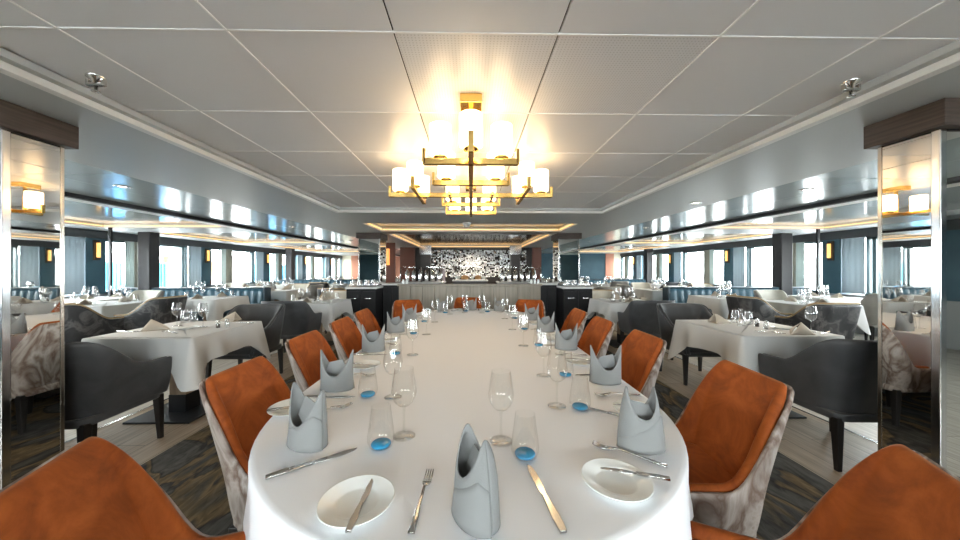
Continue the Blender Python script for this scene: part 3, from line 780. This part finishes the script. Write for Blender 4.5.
def first_table(s,n):
    z=.7525; w='on the table beside the %s near pillar'%n
    q=lambda u,v: Vector((at(u,v,.75).x,at(u,v,.75).y,z))
    if s<0:
        TENT.put(q(155,330),R(100),'large beige folded napkin '+w,'napkin','beige napkins')
        WINE2.put(q(177,326),0,'left of two wine glasses '+w,'glass','wine glasses on side tables'); WINE2.put(q(203,327),0,'right of two wine glasses '+w,'glass','wine glasses on side tables')
        TUMB2.put(q(185,323),0,'tumbler between the two wine glasses '+w,'glass','tumblers on side tables'); TUMB2.put(q(193,322),0,'tumbler next to the right wine glass '+w,'glass','tumblers on side tables')
        SALT.put(q(227,327),0,'white filled salt shaker '+w,'salt shaker','salt shakers'); PEP.put(q(218,328),0,'dark filled pepper shaker '+w,'pepper shaker','pepper shakers')
        PLATE.put(q(186,329),0,'white side plate near the glasses '+w,'plate','side plates'); KN.put(q(128,332),R(80),'knife left of the tent napkin '+w,'knife','side table knives'); FK.put(q(170,333),R(70),'fork right of the tent napkin '+w,'fork','side table forks'); KN.put(q(244,323),R(75),'knife near the far right corner '+w,'knife','side table knives')
        TENT.put(q(232,321),R(-80),'smaller far beige napkin '+w,'napkin','beige napkins')
    else:
        VASE.put(q(741,326),0,'clear glass carafe with narrow neck '+w,'carafe'); TUMB2.put(q(748,325),0,'tumbler beside the carafe '+w,'glass','tumblers on side tables'); TUMB2.put(q(735,323),0,'tumbler left of the carafe '+w,'glass','tumblers on side tables')
        SALT.put(q(766,329),0,'white filled salt shaker '+w,'salt shaker','salt shakers'); PEP.put(q(757,327),0,'dark filled pepper shaker '+w,'pepper shaker','pepper shakers')
        WINE2.put(q(811,332),0,'wine glass behind the beige napkin '+w,'glass','wine glasses on side tables'); TENT.put(q(799,334),R(-70),'beige folded napkin with dark open side '+w,'napkin','beige napkins')
        PLATE.put(q(783,329),0,'white side plate '+w,'plate','side plates'); KN.put(q(826,333),R(-60),'knife at the right end '+w,'knife','side table knives'); FK.put(q(770,333),R(60),'fork near the front edge '+w,'fork','side table forks')
        TENT.put(q(718,323),R(80),'far beige napkin left of the carafe '+w,'napkin','beige napkins')
i=0
for s,n in ((-1,'left'),(1,'right')):
    i+=1; side_table(s*2.64,3.0,'beside the %s near pillar'%n,[('n','grey',.74),('f','grey',.78)],2,i,(lambda s=s,n=n: first_table(s,n)))
    i+=1; side_table(s*2.64,5.5,'second along the %s aisle'%n,[('n','grey',.72),('f','marble',.74)],2,i)
    i+=1; side_table(5.45 if s>0 else -5.84,5.12 if s>0 else 5.22,'behind the %s marbled chairs'%n,[('n','marble',.82,-.72 if s>0 else .58),('w' if s>0 else 'e','marble',.82,-.05),('f','cream',.70,s*.30)],1,i)
    i+=1; side_table(s*4.98,6.2,'in front of the %s blue bench'%n,[],1,i)
    i+=1; side_table(s*6.98,6.2,'by the %s bench end at the windows'%n,[('n','cream',.72)],1,i)
    i+=1; side_table(s*7.0,3.6,'under the nearest %s window'%n,[('n','cream',.72),('w' if s>0 else 'e','marble',.8)],1,i)
    for cx,ry,dsc,ch in ((3.2,8.3,'first beyond the cabinet, %s aisle',('n','f')),(3.2,10.5,'second beyond the cabinet, %s aisle',('n','f')),(3.2,12.7,'third beyond the cabinet, %s aisle',('n','f')),(3.2,14.9,'last beyond the cabinet, %s aisle',('n','f')),
      (5.0,8.42,'just behind the near %s bench, aisle end',('f','i')),(6.8,8.42,'just behind the near %s bench, window end',('f',)),
      (5.0,11.55,'before the far %s bench, aisle end',('n','i')),(6.75,11.55,'before the far %s bench, window end',('n',)),(6.75,9.98,'midway between the %s benches at the windows',()),
      (5.0,13.98,'behind the far %s bench, aisle end',('f','i')),(6.8,13.98,'behind the far %s bench, window end',('f',)),
      (5.0,16.0 if s<0 else 15.75,'by the end wall on the %s, aisle side',()),(6.8,15.8,'by the end wall on the %s, window side',())):
        i+=1
        kk=['cream','marble','cream','grey','cream','marble'][i%6], ['marble','cream','cream','cream'][i%4]
        side_table(s*cx,ry,dsc%n,[(c_ if c_!='i' else ('w' if s>0 else 'e'),kk[q],.72) for q,c_ in enumerate(ch)],1,i)

# blue tufted benches running out to the windows, backs in the pillar line
def bench(s,yb,x0,x1,lab):
    xm=(x0+x1)/2; e=empty('tufted_bench',(s*xm,yb,0)); tag(e,lab,'bench','blue benches'); w=abs(x1-x0)
    for sg in (-1,1):
        MB().box((0,sg*.34,.20),(w-.1,.50,.40)).build('base',M['booth_end'],e,bevel=.01)
        MB().slab(rrect(w-.06,.56,.05,4,0,sg*.36),.40,.48,.03,4).build('seat',M['booth'],e)
        b=MB(); nn=int(w/.02); A=[];B=[]
        for i_ in range(nn+1):
            x=-w/2+.03+(w-.06)*i_/nn; ch=abs(sin(pi*(i_*w/nn)/.16)); A.append([(x,sg*(.075+.03*ch*(1 if 0<k<6 else .3)+.045*(1-k/6)),.48+.38*k/6) for k in range(7)]); B.append([(x,sg*.01,.48+.38*k/6) for k in range(7)])
        (b.solid(A,B)).build('backrest',M['booth'],e)
    MB().slab(rrect(w,.19,.03,4),.855,.89,.012,3).build('top_rail',M['booth_end'],e)
    for sx in (-1,1):
        MB().box((sx*(w/2-.0),0,.44),(.05,.22,.88)).box((sx*(w/2),0,.28),(.05,1.2,.50)).build('end_panel',M['booth_end'],e,bevel=.015)
bench(-1,7.22,4.55,7.70,'blue tufted bench back to back before the left dark pillar'); bench(1,7.22,4.45,7.70,'blue tufted bench back to back before the right dark pillar')
bench(-1,12.75,4.55,7.70,'farther blue tufted bench in the left window zone'); bench(1,12.75,4.45,7.70,'farther blue tufted bench in the right window zone')

# ------------------------------------------------------------------ bar and buffet in the middle
def cabinet(cx,y,w,d,h,lab,handles=True):
    e=empty('service_cabinet',(cx,y,0)); tag(e,lab,'cabinet','service cabinets')
    MB().box((0,0,h/2),(w,d,h-.02)).build('body',M['cab'],e,bevel=.004)
    MB().slab(rrect(w+.04,d+.04,.01,2),h-.01,h+.03,.006,2).build('worktop',M['stone'],e)
    for sx in (-1,1):
        dr=MB().box((sx*w/4,-d/2-.008,h/2),(w/2-.012,.018,h-.10)).build('door',M['cab'],e,bevel=.003)
        if handles: MB().tube([(sx*w/4-.06,-d/2-.035,h*.80),(sx*w/4+.06,-d/2-.035,h*.80)],.008,8).box((sx*w/4-.05,-d/2-.025,h*.80),(.01,.03,.01)).box((sx*w/4+.05,-d/2-.025,h*.80),(.01,.03,.01)).build('handle',M['chrome'],dr)
cabinet(-2.08,6.35,.56,.5,.93,'black service cabinet with pale top left of the low divider'); cabinet(2.05,6.35,.56,.5,.93,'black service cabinet with pale top right of the low divider')
cabinet(-1.60,6.75,.38,.45,.98,'narrow black cabinet at the left end of the taupe divider',False); cabinet(1.56,6.75,.38,.45,.98,'narrow black cabinet at the right end of the taupe divider',False)
e=empty('low_divider',(-.02,6.55,0)); tag(e,'low taupe panelled divider behind the far end of the long table','divider')
b=MB()
for k in range(12): b.box((-1.32+.24*k,0,.48),(.236,.12,.94))
b.build('panelling',M['divider'],e,bevel=.004); MB().box((0,0,.975),(2.92,.2,.04)).build('cap',M['divider'],e,bevel=.005); MB().box((0,.02,.06),(2.86,.1,.12)).build('plinth',M['bronze'],e)
# upside-down glasses on the cabinets
for s,n in ((-1,'left'),(1,'right')):
    for k in range(7):
        TUMB2.put((s*2.06+(-.21+.07*k),6.24+.10*(k%2),.961),0,'small clear glass number set out in a row on the %s service cabinet'.replace(' number','')%n,'glass','glasses on the %s service cabinet'%n)
for k,x in enumerate((-1.38,-1.31,1.24,1.31,1.38)):
    o=MB().lathe([(0,0),(.022,0),(.026,.03),(.022,.07),(.016,.09),(0,.092)],12).build('sugar_pot',M['china']); o.location=(x,6.55,.996)
    tag(o,'small white pot standing on the %s end of the taupe divider'%('left' if x<0 else 'right'),'pot','pots on the %s end of the divider'%('left' if x<0 else 'right'))
# buffet counters with glass guards, left and right, and the island
def buffet(x0,x1,y,lab,h=.98):
    e=empty('buffet_counter',((x0+x1)/2,y,0)); w=abs(x1-x0); tag(e,lab,'buffet')
    MB().box((0,0,h/2),(w,.7,h-.03)).build('body',M['counter'],e,bevel=.005); MB().box((0,0,h-.005),(w+.05,.76,.04)).build('worktop',M['stone'],e,bevel=.004)
    for k in range(int(w/.5)+1):
        MB().tube([(-w/2+.04+k*(w-.08)/max(1,int(w/.5)),-.3,h),(-w/2+.04+k*(w-.08)/max(1,int(w/.5)),-.3,h+.42)],.014,8).build('guard_post',M['chrome'],e)
    MB().box((0,-.26,h+.30),(w-.1,.010,.22),rx=R(-32)).build('guard_glass',M['glass'],e); MB().box((0,-.12,h+.42),(w-.06,.4,.012)).build('guard_shelf',M['glass'],e)
buffet(-1.95,-.75,9.0,'black buffet counter with glass guard behind the left part of the divider',.93); buffet(.75,1.95,9.0,'black buffet counter with glass guard behind the right part of the divider',.93)
buffet(-.55,.5,10.2,'central buffet island in front of the sparkling mosaic',.95)
for s,n in ((-1,'left'),(1,'right')):
    for k in range(6):
        o=MB().lathe([(0,0),(.05,0),(.055,.02),(.055,.26),(.03,.30),(.025,.33),(0,.335)],12).build('drinks_dispenser',M['chrome']); o.location=(s*1.35+(-.45+.18*k),9.1,.956)
        tag(o,'%s tall silver drinks dispenser from the left on the %s buffet counter'%(('first','second','third','fourth','fifth','last')[k],n),'dispenser','silver dispensers')
for k,(x,m_,r) in enumerate(((-.42,'china',.11),(-.2,'bread',.13),(.02,'china',.10),(.22,'bread',.10),(.40,'china',.09))):
    o=MB().lathe([(0,0),(r*.5,0),(r,.09),(r*1.02,.10),(r*.9,.10),(r*.4,.03),(0,.03)] if m_=='china' else [(0,0),(r*.8,0),(r,.04),(r*.8,.1),(r*.3,.13),(0,.135)],16).build('serving_bowl' if m_=='china' else 'bread_loaf',M[m_]); o.location=(x,10.15,.976)
    tag(o,('white serving bowl, %s on the buffet island' if m_=='china' else 'round crusty bread loaf, %s on the buffet island')%('far left','left of centre','centre','right of centre','far right')[k],'bowl' if m_=='china' else 'bread')
o=MB().lathe([(0,0),(.10,0),(.11,.02),(.13,.9),(.12,1.22),(.10,1.30),(0,1.31)],18).build('draped_stand',M['mauve']); p=far(441,9.6); o.location=(p.x,p.y,0)
tag(o,'tall pale mauve draped stand left of the mosaic','stand')
# sparkling mosaic wall
e=empty('mosaic_wall',(0.12,11.9,0)); tag(e,'sparkling silver and white mosaic wall at the back of the bar','wall art')
mt_=[mat('mosaic silver',(.85,.86,.86),.38,.35),mat('mosaic bronze',(.16,.13,.11),.15,.9)]
rr=random.Random(3)
for mi,nm in ((0,'silver_tiles'),(1,'bronze_tiles')):
    b=MB(); 
    for a in range(66):
        for c in range(20):
            rr.seed(a*100+c); x=-1.95+3.9*(a+.5)/66+rr.uniform(-.01,.01); z=1.0+1.0*(c+.5)/20+rr.uniform(-.008,.008)
            pr=.78-.55*(abs(x)/1.95)**2
            if (rr.random()<pr)!=(mi==0): continue
            b.box((x,-.02,z),(.05,.012,.044),rx=rr.uniform(-.35,.5),rz=rr.uniform(-.5,.5))
    b.build(nm,mt_[mi],e)
MB().box((0,.03,1.05),(4.1,.04,2.08)).build('backing',M['bronze'],e); MB().box((-1.98,0,1.05),(.09,.1,2.08)).box((1.98,0,1.05),(.09,.1,2.08)).box((0,0,2.04),(4.0,.1,.07)).build('frame',M['bronze'],e)
struct(MB().bx(-2.65,-2.1,12.0,12.15,0,SOF+.01).build('wall_bar_left',M['redwood'])); struct(MB().bx(2.3,2.65,12.0,12.15,0,SOF+.01).build('wall_bar_right',M['redwood']))
struct(MB().bx(-2.1,2.3,12.1,12.2,0,SOF+.01).build('wall_bar',M['bronze']))
for x,n in ((-1.52,'left'),(1.5,'right')):
    e=empty('bar_column',(x,10.9,0)); tag(e,'dark bar column with steel band %s of the mosaic'%n,'column'); MB().box((0,0,.9),(.30,.3,1.8)).build('shaft',M['bronze'],e,bevel=.004); MB().box((0,0,1.93),(.40,.4,.3)).build('steel_band',M['chrome'],e,bevel=.004)
o=MB().lathe([(0,0),(.05,0),(.05,.5),(0,.5)],14).build('amber_lamp',M['amberglass']); p=far(388,9.8); o.location=(p.x,p.y,1.42); tag(o,'tall amber glowing wall tube left of the bar','lamp')
struct(MB().bx(p.x-.2,p.x+.2,p.y+.045,p.y+.12,0,SOF).build('wall_bar_lamp',M['redwood']))

# ------------------------------------------------------------------ chandelier
CY,K=2.50,1.37
e=empty('chandelier',(0,CY,TRAY)); tag(e,'stepped brass chandelier with glowing white cylinder shades over the long table','chandelier')
ZB=1.875-TRAY
for y in (-.84,.84):
    MB().box((0,y,-.022),(.11,.16,.044)).build('canopy',M['brass'],e,bevel=.004)
    MB().box((0,y,(ZB-.04)/2),(.02,.02,-ZB-.04)).build('stem',M['brass'],e)
def brass(name,bs):
    b=MB()
    for c,d in bs: b.box([c[0]*K,c[1]*K,ZB+c[2]*K],[q*K for q in d])
    b.build(name,M['brass'],e,bevel=.002)
brass('long_bar',[((0,0,0),(.020,1.40,.024)),((0,-.70,.028),(.020,.012,.075)),((0,.70,.028),(.020,.012,.075))])
brass('wide_bar',[((0,0,0),(.92,.022,.024)),((-.46,0,.02),(.012,.022,.06)),((.46,0,.02),(.012,.022,.06))])
shades=[]
for y in (-.57,-.26,.26,.57):
    brass('cross_bar',[((0,y,0),(.366,.022,.024)),((-.183,y,.02),(.012,.022,.06)),((.183,y,.02),(.012,.022,.06))]); shades+=[(-.12,y),(.12,y)]
for x in (-.295,.295):
    brass('short_bar',[((x,0,0),(.02,.40,.024)),((x,-.20,.02),(.02,.012,.06)),((x,.20,.02),(.02,.012,.06))]); shades+=[(x,-.13),(x,.13)]
for x in (-.12,.12): brass('short_bar',[((x,0.05,0),(.016,.22,.02))])
shades+=[(0,-.66),(0,.66),(-.40,0),(.40,0)]
for x,y in shades:
    sh=MB().lathe([(q*K,z*K) for q,z in [(.036,.025),(.043,.028),(.043,.140),(.039,.143),(.039,.03),(.036,.025)]],24,(x*K,y*K,ZB)).build('lamp_shade',M['shade'],e)
    MB().lathe([(q*K,z*K) for q,z in [(0,.011),(.027,.012),(.029,.018),(.022,.024),(0,.026)]],16,(x*K,y*K,ZB)).build('cup',M['brass'],sh)

# ceiling fittings
def sprinkler(u,v,lab):
    p=at(u,v,TRAY); e=empty('sprinkler_head',p+Vector((0,0,.004))); tag(e,lab,'sprinkler','sprinkler heads')
    MB().lathe([(0,.01),(.035,.01),(.033,-.012),(.015,-.02),(.012,-.035),(0,-.035)],16).build('rose',M['chrome'],e)
    MB().box((0,0,-.04),(.075,.018,.012)).box((-.034,0,-.03),(.012,.016,.03)).box((.034,0,-.03),(.012,.016,.03)).build('bracket',M['steel'],e,bevel=.002)
    MB().lathe([(0,-.04),(.007,-.04),(.006,-.065),(.016,-.068),(.016,-.072),(0,-.073)],12).build('deflector',M['steel'],e)
sprinkler(96,77,'metal sprinkler head on the ceiling above the left pillar'); sprinkler(851,82,'metal sprinkler head on the ceiling above the right pillar')
def downlight(x,y,lab,z=SOF):
    e=empty('downlight',(x,y,z)); tag(e,lab,'ceiling light','recessed downlights')
    MB().lathe([(.035,.0),(.062,-.001),(.065,-.006),(.045,-.009),(.035,-.002)],20).build('trim_ring',M['chrome'],e)
    MB().lathe([(0,-.001),(.036,-.001),(.036,.002),(0,.002)],16).build('lens',M['shade_dl'],e)
M['shade_dl']=mat('downlight lens',(1,1,1),.4,emit=(1,.9,.75),power=6)
for s,n in ((-1,'left'),(1,'right')):
    for k,y in enumerate((3.2,6.2,9.2)):
        downlight(s*3.42,y,'%s recessed downlight in the glossy ceiling strip on the %s'%(('nearest','middle','farthest')[k],n))
downlight(2.75,3.87,'recessed downlight in the matt ceiling edge on the right')
for (u,v,z,lab) in ((467,226,SOF,'small white dome on the ceiling before the middle recess'),(466,249,SOF,'small white dome on the ceiling at the end of the bar recess')):
    D=.81*F/(269-v); p=far(u,D); o=MB().lathe([(.0,-.10),(.03,-.095),(.055,-.07),(.065,-.03),(.07,0),(0,0)],16).build('ceiling_dome',M['plastic']); o.location=(p.x,max(p.y,12.6) if v>240 else min(max(p.y,5.4),5.6),z); tag(o,lab,'ceiling dome')

# ------------------------------------------------------------------ harbour outside
struct(MB().bx(-250,250,-150,300,-6.3,-6).build('ground',M['quay']))
def container(x,y,z,m_,lab):
    e=MB(); L_,W_,H_=6.1,2.44,2.6; e.box((0,0,H_/2),(W_,L_,H_))
    for k in range(20): e.box((W_/2+.03,-L_/2+.15+.3*k,H_/2),(.06,.13,H_-.2))
    o=e.build('shipping_container',m_); o.location=(x,y,z); tag(o,lab,'container','harbour containers'); return o
for k,(u,D) in enumerate(((117,26),(281,40))):
    for j in range(3):
        p=far(u,D); container(p.x,p.y,-6+2.62*j+.0,M['contblue'],'%s blue shipping container seen through the %s left window'%(('bottom','middle','top')[j],('nearer','farther')[k]))
def crane(u,D,lab,flip=1):
    p=far(u,D); e=empty('harbour_crane',(p.x,p.y,-6)); tag(e,lab,'crane','harbour cranes')
    for x,y in ((-3,-3),(3,-3),(3,3),(-3,3)): MB().tube([(x,y,0),(x*.5,y*.5,10)],.35,6).build('leg',M['cranere'] if 0 else M['cranered'],e)
    MB().box((0,0,10.5),(4,4,2.4)).build('cabin',M['building'],e)
    b=MB(); q=Vector((0,flip*16,14))
    for ox in (-.6,.6): b.tube([(ox,0,10.5),(ox*.3,q.y,10.5+q.z)],.14,5); b.tube([(ox,0,12.2),(ox*.3,q.y,10.7+q.z)],.14,5)
    for k in range(10):
        a=k/10; b.tube([(-.6,q.y*a,10.5+q.z*a),(.6*(1-a*.7),q.y*(a+.05),12+q.z*a)],.07,4)
    b.build('boom',M['cranered'],e)
crane(166,52,'red lattice harbour crane outside the second left window'); crane(212,84,'red lattice harbour crane behind the second left sconce',-1)
def building(u,D,w,h,lab):
    p=far(u,D); e=empty('port_building',(p.x,p.y,-6)); tag(e,lab,'building','port buildings')
    MB().box((0,0,h/2),(w,w*1.4,h)).build('walls',M['building'],e); 
    for k in range(3): MB().box((w/2+.02,0,2+h*.28*k),(.1,w*1.2,1.2)).build('window_band',M['glazing'],e)
    MB().box((0,0,h+.15),(w+.6,w*1.4+.6,.3)).build('roof',M['quay'],e)
building(244,110,14,11,'low pale port building outside the middle left windows'); building(165,120,24,10,'wide pale port building beyond the cranes'); building(70,40,8,9,'port building outside the nearest left window')
building(890,48,9,9,'pale port building outside the right windows')

# ------------------------------------------------------------------ light
w=bpy.data.worlds.new('World'); S.world=w; w.use_nodes=True
w.node_tree.nodes['Background'].inputs[0].default_value=(.92,.97,1,1); w.node_tree.nodes['Background'].inputs[1].default_value=15.0
def area(name,loc,size,rot,portal=True,energy=0,col=(1,1,1)):
    l=bpy.data.lights.new(name,'AREA'); l.shape='RECTANGLE'; l.size,l.size_y=size; l.energy=energy; l.color=col
    o=bpy.data.objects.new(name,l); COL.objects.link(o); o.location=loc; o.rotation_euler=rot
    if portal: l.cycles.is_portal=True
    return o
for s in (-1,1):
    yend=YR if s>0 else YL
    area('daylight_portal',(s*(XW+.2),(Y0+yend)/2,(ZS+ZT)/2),(ZT-ZS,yend-Y0),(0,s*pi/2,0))
area('daylight_portal',(0,Y0-.19,1.425),(8.4,.95),(pi/2,0,0)) 
# ceiling spots: lamps of the downlight fittings, then added ones without a fitting
def spot(x,y,z,e,col=(1,.86,.68),ang=120):
    l=bpy.data.lights.new('downlight_and_fill','SPOT'); l.energy=e; l.color=col; l.spot_size=R(ang); l.spot_blend=.8; l.shadow_soft_size=.05
    o=bpy.data.objects.new('downlight_and_fill',l); COL.objects.link(o); o.location=(x,y,z)
for s in (-1,1):
    for y in (3.2,6.2,9.2): spot(s*3.42,y,SOF-.02,22)
    for y in (9.0,13.5):
        spot(s*5.6,y,SOF-.01,26)  # added fill over the far window tables, no fitting modelled
spot(0,8.8,SOF-.02,40); spot(0,11.2,SOF-.02,40,ang=150)  # added lamps to brighten the bar, without fittings

for x in (-.9,0,.9): spot(x,11.1,SOF-.02,38,ang=110)  # extra spots added so the mosaic shows bright, no fittings
# ------------------------------------------------------------------ camera and view
cd=bpy.data.cameras.new('camera'); cam=bpy.data.objects.new('camera',cd); COL.objects.link(cam)
cd.sensor_width=36; cd.lens=12.0; cd.clip_start=.02; cd.clip_end=500
cam.location=(0,0,CAMZ); cam.rotation_euler=(pi/2,0,-YAW)
cd.shift_x=(480-PU)/960.0; cd.shift_y=-1/960.0
S.camera=cam
v=S.view_settings; v.view_transform='Standard'; v.look='None'; v.gamma=1; v.use_curve_mapping=False; v.exposure=1.3
S.cycles.max_bounces=10; S.cycles.diffuse_bounces=5; S.cycles.glossy_bounces=5; S.cycles.transparent_max_bounces=24
S.cycles.caustics_reflective=False; S.cycles.caustics_refractive=False; S.cycles.use_denoising=True
S.cycles.sample_clamp_indirect=6
